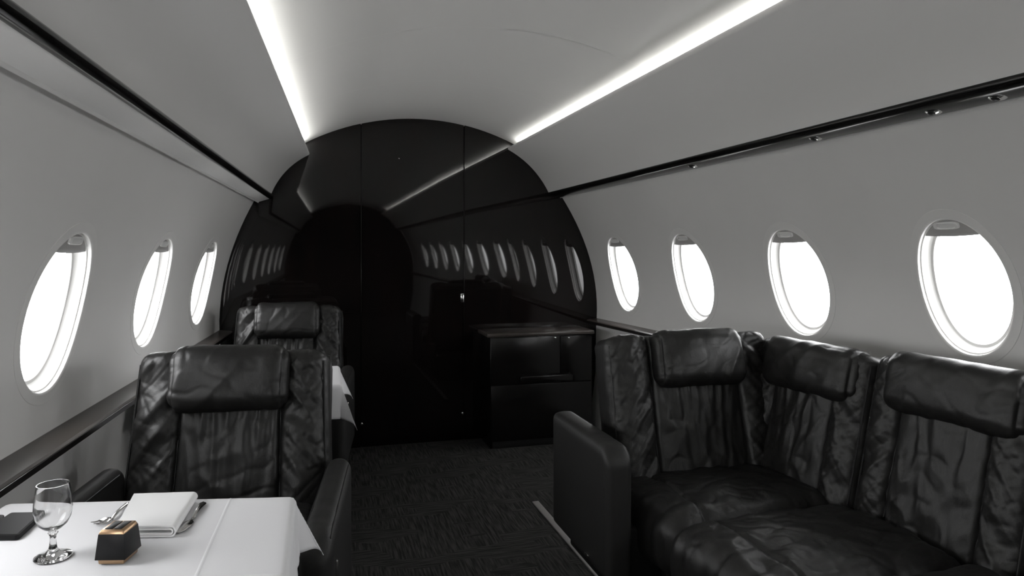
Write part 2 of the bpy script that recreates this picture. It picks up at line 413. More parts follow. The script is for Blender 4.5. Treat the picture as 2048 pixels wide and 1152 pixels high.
        po.matrix_world = Matrix.Translation(wallp(sd, Yc, zc, 0.05)) @ nn.to_track_quat('-Z', 'Z').to_matrix().to_4x4()
        po.rotation_euler = nn.to_track_quat('-Z', 'Y').to_euler()
    return wall
wl = build_side(-1); wr = build_side(1)

# ceiling: separate panels with narrow joints over a backing sheet
xs = [-0.72 + 1.36 * i / 40 for i in range(41)]
def csec(x, z, Y):
    t = station(Y); k = (x + 0.627) / 1.19
    rat = 1.029 + (1.146 - 1.029) * max(-0.1, min(1.1, k))
    return Vector((XC + x * (1 + (TW - 1) * t), Y, z * (1 + (rat - 1) * t) + CZ))
def ceil_sheet(name, y0, y1, off, material, parent=None, thick=0.0):
    ys = [y0, y1] if not (y1 < YN < y0) else [y0, YN, y1]
    vs = [csec(x, ceil_z(x) + off, Y) for Y in ys for x in xs]; k = len(xs); fs = []
    for j in range(len(ys) - 1):
        for i in range(k - 1): fs.append([j * k + i, j * k + i + 1, (j + 1) * k + i + 1, (j + 1) * k + i])
    return mesh_obj(name, vs, fs, material, parent)
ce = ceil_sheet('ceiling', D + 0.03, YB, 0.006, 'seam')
tag(ce, 'arched grey ceiling between the two cove lights', 'ceiling', kind='structure')
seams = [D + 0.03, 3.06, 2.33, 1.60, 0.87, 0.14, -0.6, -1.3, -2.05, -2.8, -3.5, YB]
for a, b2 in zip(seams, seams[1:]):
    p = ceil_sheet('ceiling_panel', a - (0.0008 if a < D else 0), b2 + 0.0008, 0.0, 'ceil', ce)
# cove lights
for sd in (-1, 1):
    pr = COVE[sd]
    c_ = sweep('cove_light', sd, pr, 'frame', None, ys=(D - 0.09, YN, YB + 0.5), closed=True)
    tag(c_, 'long white cove light hidden behind the ceiling lip on the ' + ('sofa side' if sd > 0 else 'side of the facing seats'), 'light')
    nrm = (pr[3] - pr[0]).normalized(); ax = (pr[1] - pr[0]).normalized()
    sweep('led_strip', sd, [pr[3] + nrm * 0.0008 + ax * 0.002, pr[2] + nrm * 0.0008 - ax * 0.002], 'led', c_, ys=(D - 0.10, YN, YB + 0.6))

# reading lights set in the right rail
for px, py in ((1382, 327), (1628, 270), (1860, 212), (1988, 172)):
    rr = ray(px, py); best = None
    for i in range(600):
        Y = 3.8 - i * 0.005
        p = sec(1, 0.785, 0.303, Y)
        q = Vector((0, 0, CZ)) + rr * (Y / rr.y)
        dd = (p - q).length
        if best is None or dd < best[0]: best = (dd, Y)
    Y = best[1]; c = sec(1, 0.788, 0.301, Y)
    nrm = Vector((-0.35, 0, -1)).normalized(); q = (-nrm).to_track_quat('Z', 'Y').to_matrix()
    rt = bpy.data.objects['trim_2']
    lt = lathe('reading_light', [(0.0, -0.010), (0.012, -0.009), (0.020, -0.004), (0.024, 0.0), (0.024, 0.006)], 'chrome', rt, 24, c, q)
    lathe('lens', [(0.0, -0.0125), (0.006, -0.012), (0.010, -0.009)], 'black_plastic', lt, 16, c, q)

# ------------------------------------------------------------------ bulkheads
def outline(off=0.0):
    pts = []
    for sd in (-1, 1):
        s_ = [(sd * 1.0, -1.09), (sd * 1.02, -0.95), (sd * 1.045, -0.75), (xw(sd, ZD[sd]), ZD[sd])]
        for i in range(1, 15): z = ZD[sd] + (ZT[sd] - ZD[sd]) * i / 14; s_.append((xw(sd, z), z))
        x = s_[-1][0]
        for q in range(1, 41):
            xx = x + (0 - x) * q / 40
            z = ceil_z(xx); 
            if z < ZT[sd] : z = ZT[sd]
            s_.append((xx, z))
        pts.append(s_)
    return pts[0] + pts[1][::-1][1:]
OUT = outline()
def clip_panel(x0, x1):
    """part of the outline between two upright seams (local x), as a polygon"""
    top = [(x, z) for x, z in OUT]
    def z_at(x):
        best = -9
        for (a, za), (b2, zb) in zip(OUT, OUT[1:]):
            if min(a, b2) <= x <= max(a, b2) and abs(a - b2) > 1e-9:
                best = max(best, za + (zb - za) * (x - a) / (b2 - a))
        return best
    pts = []
    if x0 is not None: pts += [(x0, -1.09), (x0, z_at(x0))]
    for x, z in top:
        if (x0 is None or x > x0) and (x1 is None or x < x1): pts.append((x, z))
    if x1 is not None: pts += [(x1, z_at(x1)), (x1, -1.09)]
    return pts
xd0 = 0.243 - XC; xd1 = 0.815 - XC
def panel(name, x0, x1, y0, y1, parent, material='gloss_black'):
    return prism(name, [(XC + x, z + CZ) for x, z in clip_panel(x0, x1)], y0, y1, material, parent)
wb = prism('wall_back', [(XC + x * 1.01, z + CZ) for x, z in OUT], D + 0.030, D + 0.05, 'dark_base')
tag(wb, 'glossy black arched bulkhead closing the cabin around the door', 'wall', kind='structure')
panel('bulkhead_panel', None, xd0 - 0.003, D - 0.002, D + 0.03, wb); panel('bulkhead_panel', xd1 + 0.003, None, D - 0.002, D + 0.03, wb)
dr = panel('door_1', xd0 + 0.002, xd1 - 0.002, D + 0.003, D + 0.028, None)
tag(dr, 'glossy black door panel in the middle of the bulkhead', 'door', kind='structure')
# bright edge strips beside the door
for x in (xd0, xd1):
    box('edge_strip', (XC + x - 0.0016, D - 0.0035, 0.02), (XC + x + 0.0016, D + 0.01, 1.72), 'rail', wb, 0.0005)
p = at_y(925, 596, D)
la = box('door_latch', (p.x - 0.011, D - 0.003, p.z - 0.026), (p.x + 0.011, D + 0.006, p.z + 0.026), 'chrome', dr, 0.004)
box('finger_pull', (p.x - 0.006, D - 0.0045, p.z - 0.016), (p.x + 0.006, D + 0.0, p.z + 0.010), 'steel', la, 0.002)
lathe('keyhole', [(0.0, 0.0), (0.004, 0.0), (0.004, 0.004)], 'black_plastic', la, 12, (p.x, D - 0.0055, p.z + 0.017), Matrix.Rotation(-math.pi / 2, 3, 'X'))
for px, py, par in ((926, 827, dr), (723.5, 848, wb), (798, 317, dr)):
    p = at_y(px, py, D); s_ = 0.008 if py > 400 else 0.003
    lathe('stud', [(0.0, -0.006), (s_ * 0.5, -0.0055), (s_ * 0.55, -0.003), (s_, -0.002), (s_, 0.006)], 'chrome', par, 16, (p.x, D - 0.001 if par is wb else D + 0.002, p.z), Matrix.Rotation(-math.pi / 2, 3, 'X'))
wf = prism('wall_front', [(sec(-1 if x < 0 else 1, x, z, YB).x, sec(-1 if x < 0 else 1, x, z, YB).z) for x, z in OUT], YB - 0.03, YB, 'dark_base')
tag(wf, 'dark bulkhead at the opposite end of the cabin', 'wall', kind='structure')
# seat track strip on the floor
a = at_z(1070, 1003, 0.004); b2 = at_z(1200, 1152, 0.004)
st = box('trim_5', (min(a.x, b2.x) - 0.014, b2.y - 0.9, -0.001), (max(a.x, b2.x) + 0.014, a.y, 0.006), 'strip', None, 0.002)
tag(st, 'thin grey metal strip on the carpet beside the sofa', 'trim', kind='structure')

# ------------------------------------------------------------------ cushions
def rounded(name, size, r, disp=None, n=(40, 8, 40), material='leather', parent=None, xf=None, shape=None):
    """rounded box centred on the origin; disp(p, normal) -> offset along the normal; shape(p) -> p; xf places it"""
    hx, hy, hz = (s / 2 for s in size); verts, faces, idx = [], [], {}
    def add(q):
        key = (round(q[0], 5), round(q[1], 5), round(q[2], 5))
        if key in idx: return idx[key]
        inn = Vector((max(-hx + r, min(hx - r, q[0])), max(-hy + r, min(hy - r, q[1])), max(-hz + r, min(hz - r, q[2]))))
        dv = Vector(q) - inn; nn = dv.normalized() if dv.length > 1e-9 else Vector((0, 0, 1))
        p = inn + nn * r
        if disp: p = p + nn * disp(p, nn)
        if shape: p = shape(p)
        if xf: p = xf @ p
        idx[key] = len(verts); verts.append(p); return idx[key]
    def lin(h, k):
        # denser near the rounded rims
        out = []
        for i in range(k + 1):
            t = i / k * 2 - 1; out.append(h * (0.72 * t + 0.28 * math.sin(t * math.pi / 2)))
        return out
    X, Y, Z = lin(hx, n[0]), lin(hy, n[1]), lin(hz, n[2])
    for s in (-1, 1):
        for i in range(len(X) - 1):
            for j in range(len(Z) - 1): faces.append([add((a, s * hy, b)) for a, b in ((X[i], Z[j]), (X[i + 1], Z[j]), (X[i + 1], Z[j + 1]), (X[i], Z[j + 1]))])
        for i in range(len(X) - 1):
            for j in range(len(Y) - 1): faces.append([add((a, b, s * hz)) for a, b in ((X[i], Y[j]), (X[i + 1], Y[j]), (X[i + 1], Y[j + 1]), (X[i], Y[j + 1]))])
        for i in range(len(Y) - 1):
            for j in range(len(Z) - 1): faces.append([add((s * hx, a, b)) for a, b in ((Y[i], Z[j]), (Y[i + 1], Z[j]), (Y[i + 1], Z[j + 1]), (Y[i], Z[j + 1]))])
    return mesh_obj(name, verts, faces, material, parent, sharp=70)
def nz(x, y, z=0.0): return noise.noise(Vector((x, y, z)))
def fold(x, y, z=0.0):
    """sharp-crested folds from noise"""
    return 0.5 - abs(nz(x, y, z)) * 1.6

def crease(u, v, w=0.0, k=0.10):
    """thin valley lines along the zero level of a noise field"""
    q = nz(u, v, w) / (k * 1.5); return 0.48 * math.exp(-q * q)
def back_disp(w, h, xs_, zh, seed, bol=0.018, fall=0.15):
    """front (-Y) of a backrest: centre panel between two stitched seams, side bolsters, gathers under the headrest"""
    def f(p, nn):
        x, z = p.x, p.z; fr = max(0.0, -nn.y)
        ax = abs(x); d = 0.0
        g = math.exp(-((ax - xs_) / 0.0055) ** 2)
        if ax < xs_:
            e = 1 - (ax / xs_) ** 4
            d += 0.012 * (1 - (ax / xs_) ** 2) + 0.004
            k = math.exp(-max(0, zh - z) / fall) if z < zh else 1.0
            fan = x * (1 + 0.9 * (zh - z))
            d += 0.017 * k * fold(fan * 24 + seed, z * 2.2, seed) * e
            d -= 0.007 * (0.25 + k) * crease(fan * 17 + seed, z * 4.5 + seed, seed + 1, 0.11) * e
            d += 0.012 * fold(x * 10 + z * 7, z * 7 - x * 9, seed + 3) * (1 - k * 0.7) * e
            d -= 0.005 * crease(x * 12 - z * 8, z * 9 + x * 7, seed + 4, 0.07) * (1 - 0.6 * k)
        else:
            t = (ax - xs_) / max(1e-6, w / 2 - xs_); m = math.sin(math.pi * min(1, max(0, t)))
            d += bol * math.sin(math.pi * min(1, t * 0.9 + 0.12))
            sg = 1 if x > 0 else -1
            d += 0.014 * fold(ax * 6 + seed, z * 11 + ax * 11, seed + 7 + sg) * (0.45 + 0.55 * m)
            d -= 0.0065 * crease(ax * 8 + seed, z * 25 + ax * 30, seed + 9 + sg, 0.12) * (1.1 - 0.6 * m)
            d -= 0.004 * crease(ax * 14 + seed, z * 30 - ax * 18, seed + 12 + sg, 0.09)
        d -= 0.012 * g
        d += 0.005 * nz(x * 6, z * 6, seed + 5)
        side = (1 - fr)
        d = d * fr + side * 0.0015 * nz(p.x * 20, p.z * 20, p.y * 20 + seed)
        return d
    return f
def head_disp(w, h, seed, amp=1.0):
    def f(p, nn):
        fr = max(0.0, -nn.y); d = 0.012 * (1 - (2 * p.x / w) ** 2) * (1 - (2 * p.z / h) ** 2)
        ed = max(0, abs(2 * p.x / w) - 0.6) / 0.4
        d += amp * 0.006 * fold(p.x * 8 + seed, p.z * 11 - p.x * 9, seed)
        d -= 0.0045 * ed * crease(p.x * 7, p.z * 34, seed + 2, 0.16)
        d -= amp * 0.003 * crease(p.x * 9 + p.z * 9, p.z * 14 - p.x * 6, seed + 6, 0.07)
        d += 0.006 * nz(p.x * 7, p.z * 7, seed)
        d -= 0.007 * math.exp(-((abs(p.x) - (w / 2 - 0.013)) / 0.0045) ** 2)
        return d * (0.35 + 0.65 * fr)
    return f
def seat_disp(w, dpt, seed, seamy):
    """top (+Z) of a seat cushion, x across, y front (-) to back"""
    def f(p, nn):
        up = max(0.0, nn.z); fr = max(0.0, -nn.y)
        d = 0.024 * (1 - (2 * p.x / w) ** 4) * (1 - (2 * p.y / dpt) ** 4)
        d += 0.008 * fold(p.x * 6 + p.y * 5 + seed, p.y * 8 - p.x * 5, seed)
        d -= 0.006 * crease(p.x * 9 + seed, p.y * 7 + p.x * 6, seed + 4, 0.08)
        d -= 0.004 * crease(p.x * 15 - p.y * 9, p.y * 16 + p.x * 7, seed + 8, 0.08)
        d -= 0.009 * math.exp(-((p.y - seamy) / 0.006) ** 2)
        ed = max(0.0, abs(2 * p.x / w) - 0.7) / 0.3
        d -= 0.004 * ed * crease(p.x * 5, p.y * 34, seed + 2, 0.16)
        d += 0.006 * fr * fold(p.x * 24, p.z * 6, seed)
        return d * max(up, fr * 0.8)
    return f
def seam_line(name, pts, parent, r=0.0022): return tube(name, pts, r, 'piping', parent, 6)

def make_back(parent, w, h, t, seed, zc, xs_, hw, hh, hz, xf, mat_n='leather', headproud=0.05, taper=0.0, hxo=0.0, hr=0.042):
    """backrest cushion, its seams, shell and a headrest pillow; all in the frame xf whose -Y faces the sitter"""
    def shape(p):
        k = 1 - taper * ((p.z + h / 2) / h); return Vector((p.x * k, p.y, p.z))
    zh = (hz - hh / 2) - zc
    bd = back_disp(w, h, xs_, zh, seed)
    b = rounded('backrest', (w, t, h), 0.030, bd, (120, 8, 100), mat_n, parent, xf @ Matrix.Translation((0, 0, zc)), shape)
    for sg in (-1, 1):
        k = lambda z: 1 - taper * ((z + h / 2) / h)
        pts = [xf @ Vector((sg * xs_ * k(z), -t / 2 - bd(Vector((sg * xs_, -t / 2, z)), Vector((0, -1, 0))) - 0.0004, z + zc)) for z in [(-h / 2 + 0.04) + (zh + 0.02 + h / 2 - 0.04) * i / 14 for i in range(15)]]
        seam_line('seam', pts, b)
        # welt around the outer front edge
        xe = w / 2 - 0.0085
        pts = [xf @ Vector((sg * xe * k(z), -t / 2 + 0.0065, z + zc)) for z in [-h / 2 + 0.03 + (h - 0.06) * i / 14 for i in range(15)]]
        seam_line('welt', pts, b, 0.0028)
    hd = rounded('headrest', (hw, 0.105, hh), hr, head_disp(hw, hh, seed + 20), (70, 10, 44), mat_n, parent, xf @ Matrix.Translation((hxo, -t / 2 - headproud + 0.0425, hz)))
    return b, hd

def armrest(name, parent, x0, x1, y0, y1, z0, z1, r=0.03, mat_n='leather_smooth', nose=0.06, seed=0):
    """upholstered arm, front (-Y) end rounded down"""
    w, d, h = x1 - x0, y1 - y0, z1 - z0
    def shape(p):
        t = max(0.0, (-p.y - (d / 2 - nose)) / nose)
        zt = p.z + h / 2
        return Vector((p.x, p.y, -h / 2 + zt * (1 - 0.10 * t * t)))
    def disp(p, nn):
        return 0.006 * max(0, nn.z) * (1 - (2 * p.x / w) ** 2) + 0.0022 * max(0, nn.z) * fold(p.x * 4, p.y * 60 + 300 * p.x * p.x, seed) * (1 if p.y < -d * 0.1 else 0.3)
    a = rounded(name, (w, d, h), r, disp, (12, 40, 24), mat_n, parent, Matrix.Translation(((x0 + x1) / 2, (y0 + y1) / 2, (z0 + z1) / 2)), shape)
    for xe in (x0 + 0.007, x1 - 0.007):
        pts = [Vector((xe, y, z1 - 0.009 + 0.0005 - (0.10 * (max(0.0, (y0 + nose - y) / nose)) ** 2) * h)) for y in [y1 - 0.04 - (d - 0.075) * i / 20 for i in range(21)]]
        seam_line('welt', pts, a, 0.0022)
    return a

# ------------------------------------------------------------------ single seats
def make_seat(seed):
    root = empty('cabin_seat', (0, 0, 0))
    tilt = math.radians(-13)
    xf = Matrix.Translation((0, -0.02, 0.42)) @ Matrix.Rotation(tilt, 4, 'X') @ Matrix.Translation((0, 0.065, 0))
    make_back(root, 0.530, 0.43, 0.13, seed, 0.180, 0.135, 0.305, 0.175, 0.322, xf, taper=0.075, headproud=0.062)
    rounded('back_shell', (0.50, 0.05, 0.46), 0.022, None, (8, 3, 8), 'leather_smooth', root, xf @ Matrix.Translation((0, 0.082, 0.165)))
    rounded('seat_cushion', (0.50, 0.50, 0.14), 0.045, seat_disp(0.5, 0.5, seed + 40, -0.12), (40, 40, 8), 'leather', root, Matrix.Translation((0, -0.265, 0.345)))
    armrest('armrest', root, 0.252, 0.320, -0.52, 0.02, 0.16, 0.515, seed=seed); armrest('armrest', root, -0.320, -0.252, -0.52, 0.02, 0.16, 0.515, seed=seed + 2)
    box('base', (-0.25, -0.46, 0.05), (0.25, 0.06, 0.29), 'leather_smooth', root, 0.02)
    for sx in (-1, 1):
        box('foot_rail', (sx * 0.2 - 0.02, -0.44, 0.0), (sx * 0.2 + 0.02, 0.06, 0.055), 'dark_base', root, 0.005)
    ck = box('recline_button', (0.3185, -0.44, 0.40), (0.3245, -0.432, 0.435), 'chrome', root, 0.002)
    return root
SEATZ = 0.0
seatA = make_seat(1.0)
seatA.location = (-0.222, 1.985, 0); seatA.rotation_euler = (0, 0, math.radians(-7))
tag(seatA, 'black leather armchair behind the table with the napkin and cutlery', 'seat', 'facing leather armchairs')
seatB = make_seat(5.0)
seatB.location = (-0.132, 3.515, 0); seatB.rotation_euler = (0, 0, math.radians(-7))
tag(seatB, 'black leather armchair in front of the bulkhead, behind the other armchair', 'seat', 'facing leather armchairs')

# ------------------------------------------------------------------ corner sofa
sofa = empty('corner_sofa', (1.3, 1.6, 0)); tag(sofa, 'black leather corner sofa under the windows with pillow headrests and one armrest', 'sofa')
T0 = Matrix.Translation((-1.3, -1.6, 0))
# end back, facing the camera
xf = T0 @ Matrix.Translation((1.205, 1.985, 0.36)) @ Matrix.Rotation(math.radians(-14), 4, 'X') @ Matrix.Translation((0, 0.065, 0))
make_back(sofa, 0.61, 0.485, 0.13, 11.0, 0.2125, 0.160, 0.325, 0.185, 0.375, xf, taper=0.02, headproud=0.055, hxo=0.012)
# wall backs
ang = math.radians(-85.4)
for i, (Yc, wl_, sd_) in enumerate(((1.868, 0.475, 23.0), (1.405, 0.462, 31.0), (0.945, 0.462, 37.0))):
    Xb = 1.40 + 0.11 * (2.0 - Yc)
    xf = T0 @ Matrix.Translation((Xb, Yc, 0.36)) @ Matrix.Rotation(ang, 4, 'Z') @ Matrix.Rotation(math.radians(-13), 4, 'X') @ Matrix.Translation((0, 0.065, 0))
    make_back(sofa, wl_, 0.455 + 0.012 * i, 0.13, sd_, 0.205, 0.125, 0.385, 0.165, 0.362 + 0.012 * i, xf, taper=0.0, headproud=0.03, hxo=0.015)
# seat cushions; their fronts face the aisle
for i, (ya, yb, sd_) in enumerate(((1.655, 2.03, 51.0), (1.245, 1.650, 57.0), (0.80, 1.240, 63.0))):
    w_ = yb - ya
    xf = T0 @ Matrix.Translation((1.167, (ya + yb) / 2, 0.290 + (0.012 if i == 2 else 0))) @ Matrix.Rotation(math.radians(-88), 4, 'Z')
    sdp = seat_disp(w_, 0.586, sd_, -0.165)
    c = rounded('seat_cushion', (w_, 0.586, 0.165), 0.058, sdp, (76, 92, 14), 'leather', sofa, xf)
    seam_line('seam', [xf @ Vector((x_, -0.165, 0.0825 + sdp(Vector((x_, -0.165, 0.0825)), Vector((0, 0, 1))) + 0.0006)) for x_ in [-w_ / 2 + 0.058 + (w_ - 0.116) * q / 24 for q in range(25)]], c, 0.002)
# arm at the aisle end
arm = armrest('armrest', sofa, 0.752 - 1.3, 0.830 - 1.3, 1.735 - 1.6, 2.19 - 1.6, 0.185, 0.545, 0.020, nose=0.05, seed=9)
box('arm_latch', (0.7475 - 1.3, 1.86 - 1.6, 0.205), (0.7535 - 1.3, 1.89 - 1.6, 0.213), 'chrome', sofa, 0.002)
box('arm_post', (0.80 - 1.3, 1.80 - 1.6, 0.12), (0.95 - 1.3, 2.15 - 1.6, 0.30), 'dark_base', sofa, 0.01)
box('base', (0.955 - 1.3, 0.75 - 1.6, 0.0), (1.50 - 1.3, 2.16 - 1.6, 0.215), 'carpet', sofa, 0.006)
box('base_edge', (0.950 - 1.3, 0.75 - 1.6, 0.205), (0.965 - 1.3, 2.16 - 1.6, 0.217), 'strip', sofa, 0.002)
box('back_frame', (1.52 - 1.3, 0.76 - 1.6, 0.0), (1.60 - 1.3, 2.1 - 1.6, 0.55), 'dark_base', sofa, 0.01)

# ------------------------------------------------------------------ low cabinet by the bulkhead
cab = empty('low_cabinet', (1.2, 3.75, 0)); tag(cab, 'low black lacquered cabinet with dark wooden top beside the bulkhead', 'cabinet')
cx0, cx1, cy0, cy1, ct = 0.905 - 1.2, 1.50 - 1.2, 3.665 - 3.75, 3.896 - 3.75, 0.625
box('body', (cx0 + 0.008, cy0 + 0.012, 0.0), (cx1, cy1, ct - 0.018), 'cab_black', cab, 0.003)
tp = box('top', (cx0 - 0.012, cy0 - 0.008, ct - 0.020), (cx1 + 0.01, cy1, ct), 'wood', cab, 0.004)
box('edge_band', (cx0 - 0.0135, cy0 - 0.010, ct - 0.019), (cx1 + 0.01, cy0 - 0.004, ct - 0.003), M['wood'], tp, 0.002)
def face(name, x0, x1, z0, z1): return box(name, (x0, cy0, z0), (x1, cy0 + 0.014, z1), 'cab_black', cab, 0.002)
xm = cx0 + 0.405
d1 = face('door', cx0 + 0.010, xm - 0.002, 0.345, ct - 0.026); face('side_panel', xm + 0.002, cx1 - 0.002, 0.345, ct - 0.026)
d2 = face('drawer', cx0 + 0.010, cx1 - 0.002, 0.04, 0.341)
box('kick_plate', (cx0 + 0.02, cy0 + 0.01, 0.0), (cx1 - 0.01, cy0 + 0.03, 0.04), 'dark_base', cab, 0.002)
pa, pb = at_y(1040, 758, 3.655), at_y(1145, 752, 3.655)
box('handle', (pa.x - 1.2, cy0 - 0.020, 0.352), (pb.x - 1.2, cy0 + 0.004, 0.388), 'cab_black', d1, 0.006)
for px in (1110, 1137):
    q = at_y(px, 675, 3.665)
    box('lock', (q.x - 1.2 - 0.007, cy0 - 0.003, q.z - 0.004), (q.x - 1.2 + 0.007, cy0 + 0.004, q.z + 0.003), 'chrome', d1, 0.0015)

# ------------------------------------------------------------------ tables and cloths
def smooth_fold(s, rad, h):
    """distance s past an edge -> (horizontal run, drop) of cloth rolling over a rounded edge"""
    q = rad * math.pi / 2
    if s <= 0: return s, 0.0
    if s < q: return rad * math.sin(s / rad), rad * (1 - math.cos(s / rad))
    return rad, rad + (s - q)
def make_table(corn, ztop, h, label_t, label_c, creases_u=(), creases_v=(), flare=0.62, seed=0.0, ribs=0.004):
    """corn: far-left, far-right, near-right, near-left (x, y)"""
    FL, FR, NR, NL = (Vector((*c, 0)) for c in corn)
    root = empty('side_table', (NR + NL + FL + FR) / 4); tag(root, label_t, 'table', 'wall tables by the armchairs')
    o = root.location
    vs = [c - o for c in (FL, FR, NR, NL)]; zt = ztop - 0.004
    vv = [Vector((v.x * 0.985, v.y * 0.985, zt - 0.03)) for v in vs] + [Vector((v.x * 0.985, v.y * 0.985, zt)) for v in vs]
    mesh_obj('tabletop', vv, [[0, 1, 2, 3], [4, 5, 6, 7], [0, 1, 5, 4], [1, 2, 6, 5], [2, 3, 7, 6], [3, 0, 4, 7]], 'wood', root)
    box('leg', (-0.19, -0.06, 0.0), (-0.13, 0.06, zt - 0.028), 'dark_base', root, 0.006)
    box('foot', (-0.22, -0.12, 0.0), (-0.06, 0.12, 0.02), 'dark_base', root, 0.006)
    # cloth: bilinear patch extended past every edge
    Lu = ((FR - FL).length + (NR - NL).length) / 2; Lv = ((FL - NL).length + (FR - NR).length) / 2
    def axis(L, cre):
        a = [-h + h * i / 16 for i in range(16)] + [L * i / 36 for i in range(37)] + [L + h * (i + 1) / 16 for i in range(16)]
        for c in cre: a += [c - 0.004, c - 0.002, c, c + 0.002, c + 0.004]
        return sorted(a)
    U, V = axis(Lu, creases_u), axis(Lv, creases_v)
    eu = (FR - FL).normalized(); rad = 0.012
    def base(u, v):
        a, b_ = u / Lu, v / Lv
        return (NL * (1 - a) + NR * a) * (1 - b_) + (FL * (1 - a) + FR * a) * b_
    verts = []
    for v in V:
        for u in U:
            cu, cv = max(0, min(Lu, u)), max(0, min(Lv, v)); ou, ov = u - cu, v - cv
            p = base(cu, cv); z = ztop
            du = (base(Lu, cv) - base(0, cv)).normalized(); dv = (base(cu, Lv) - base(cu, 0)).normalized()
            if ou and ov:
                r_ = math.hypot(ou, ov); th = math.atan2(abs(ov), abs(ou))
                run, drop = smooth_fold(r_, rad, h)
                be = flare * math.sin(2 * th) ** 1.5
                dg = (du * math.copysign(math.cos(th), ou) + dv * math.copysign(math.sin(th), ov))
                dgm = (du * math.copysign(1, ou) + dv * math.copysign(1, ov)).normalized()
                dd = (dg * (1 - math.sin(2 * th)) + dgm * math.sin(2 * th)).normalized()
                hang = max(0.0, drop - rad)
                p = p + dd * (min(run, rad) + hang * math.sin(be)); z = ztop - min(drop, rad) - hang * math.cos(be)
            elif ou or ov:
                s_ = abs(ou or ov); dr_ = du * math.copysign(1, ou) if ou else dv * math.copysign(1, ov)
                run, drop = smooth_fold(s_, rad, h)
                al = v if ou else u
                k = drop / h
                wv = ribs * k * (math.sin(al * 33 + seed) + 0.6 * math.sin(al * 71 + seed * 2)) + 0.006 * k
                p = p + dr_ * (run + wv); z = ztop - drop
            else:
                z += 0.0006 * nz(u * 9, v * 9, seed)
                for c in creases_u: z += 0.0012 * math.exp(-((u - c) / 0.0018) ** 2)
                for c in creases_v: z += 0.0016 * math.exp(-((v - c) / 0.0018) ** 2)
            verts.append(Vector((p.x, p.y, z)))
    k = len(U); faces = [[j * k + i, j * k + i + 1, (j + 1) * k + i + 1, (j + 1) * k + i] for j in range(len(V) - 1) for i in range(k - 1)]
    cl = mesh_obj('tablecloth', verts, faces, 'linen', None, sharp=80)
    md = cl.modifiers.new('cloth_thickness', 'SOLIDIFY'); md.thickness = 0.0012; md.offset = -1
    tag(cl, label_c, 'tablecloth', 'white tablecloths on the wall tables')
    return root, cl
TZ = 0.63
make_table(((-0.527, 1.452), (-0.045, 1.352), (-0.05, 0.80), (-0.60, 0.86)), TZ, 0.112,
           'narrow dark table under the cloth set with glass, napkin and cutlery', 'white tablecloth set with a glass, napkin and cutlery', (0.410,), (0.25,), 0.5, 1.0)
make_table(((-0.46, 2.90), (0.082, 2.80), (0.080, 2.42), (-0.50, 2.50)), TZ, 0.118,
           'narrow dark table between the two armchairs, under a bare cloth', 'white tablecloth hanging off the table between the two armchairs', (), (), 0.5, 3.0)

# ------------------------------------------------------------------ things on the near table
def on_table(px, py, dz=0.0): return at_z(px, py, TZ + dz)
Z0 = TZ + 0.0012
# goblet
g = on_table(106, 1116)
gl_ = empty('wine_glass', (g.x, g.y, Z0)); tag(gl_, 'small empty stemmed wine glass standing on the white tablecloth', 'glass')
prof = [(0.0, 0.0), (0.0235, 0.0), (0.0250, 0.0012), (0.0245, 0.0026), (0.018, 0.0042), (0.010, 0.0075), (0.0056, 0.014), (0.0042, 0.024), (0.0044, 0.032), (0.0068, 0.0365), (0.0055, 0.040),
        (0.012, 0.0435), (0.019, 0.050), (0.0235, 0.060), (0.0252, 0.070), (0.0247, 0.082), (0.0228, 0.096), (0.0213, 0.108), (0.0212, 0.1088), (0.0205, 0.1088), (0.0204, 0.108), (0.0218, 0.096), (0.0236, 0.082), (0.0241, 0.070), (0.0224, 0.0605),
        (0.0180, 0.0518), (0.011, 0.0458), (0.0, 0.0440)]
lathe('bowl_and_stem', prof, 'glass', gl_, 56)
# shaker block
b0 = on_table(237, 1118)
sh = empty('shaker_block', (b0.x, b0.y, Z0), math.radians(-14)); tag(sh, 'small black tapered shaker block with copper rim and base on the tablecloth', 'shaker')
def frustum(name, a0, b0_, z0, a1, b1, z1, material, parent, bev=0.0015):
    vs = [(-a0, -b0_, z0), (a0, -b0_, z0), (a0, b0_, z0), (-a0, b0_, z0), (-a1, -b1, z1), (a1, -b1, z1), (a1, b1, z1), (-a1, b1, z1)]
    bm = bmesh.new(); v = [bm.verts.new(q) for q in vs]
    for f_ in ([0, 3, 2, 1], [4, 5, 6, 7], [0, 1, 5, 4], [1, 2, 6, 5], [2, 3, 7, 6], [3, 0, 4, 7]): bm.faces.new([v[i] for i in f_])
    if bev: bmesh.ops.bevel(bm, geom=bm.edges[:], offset=bev, segments=2, affect='EDGES', profile=0.5)
    me = bpy.data.meshes.new(name); bm.to_mesh(me); bm.free(); return finish(name, me, material, parent)
frustum('base', 0.0180, 0.0205, 0.0, 0.0190, 0.0215, 0.010, 'copper', sh)
frustum('body', 0.0215, 0.0245, 0.0075, 0.0185, 0.0205, 0.0435, 'black_plastic', sh, 0.0006)
frustum('rim', 0.0187, 0.0207, 0.0430, 0.0160, 0.0180, 0.0490, 'copper', sh, 0.0012)
for sx in (-1, 1):
    tpp = box('top_panel', (sx * 0.0065 - 0.0056, -0.0145, 0.0482), (sx * 0.0065 + 0.0056, 0.0145, 0.0498), 'black_plastic', sh, 0.0006)
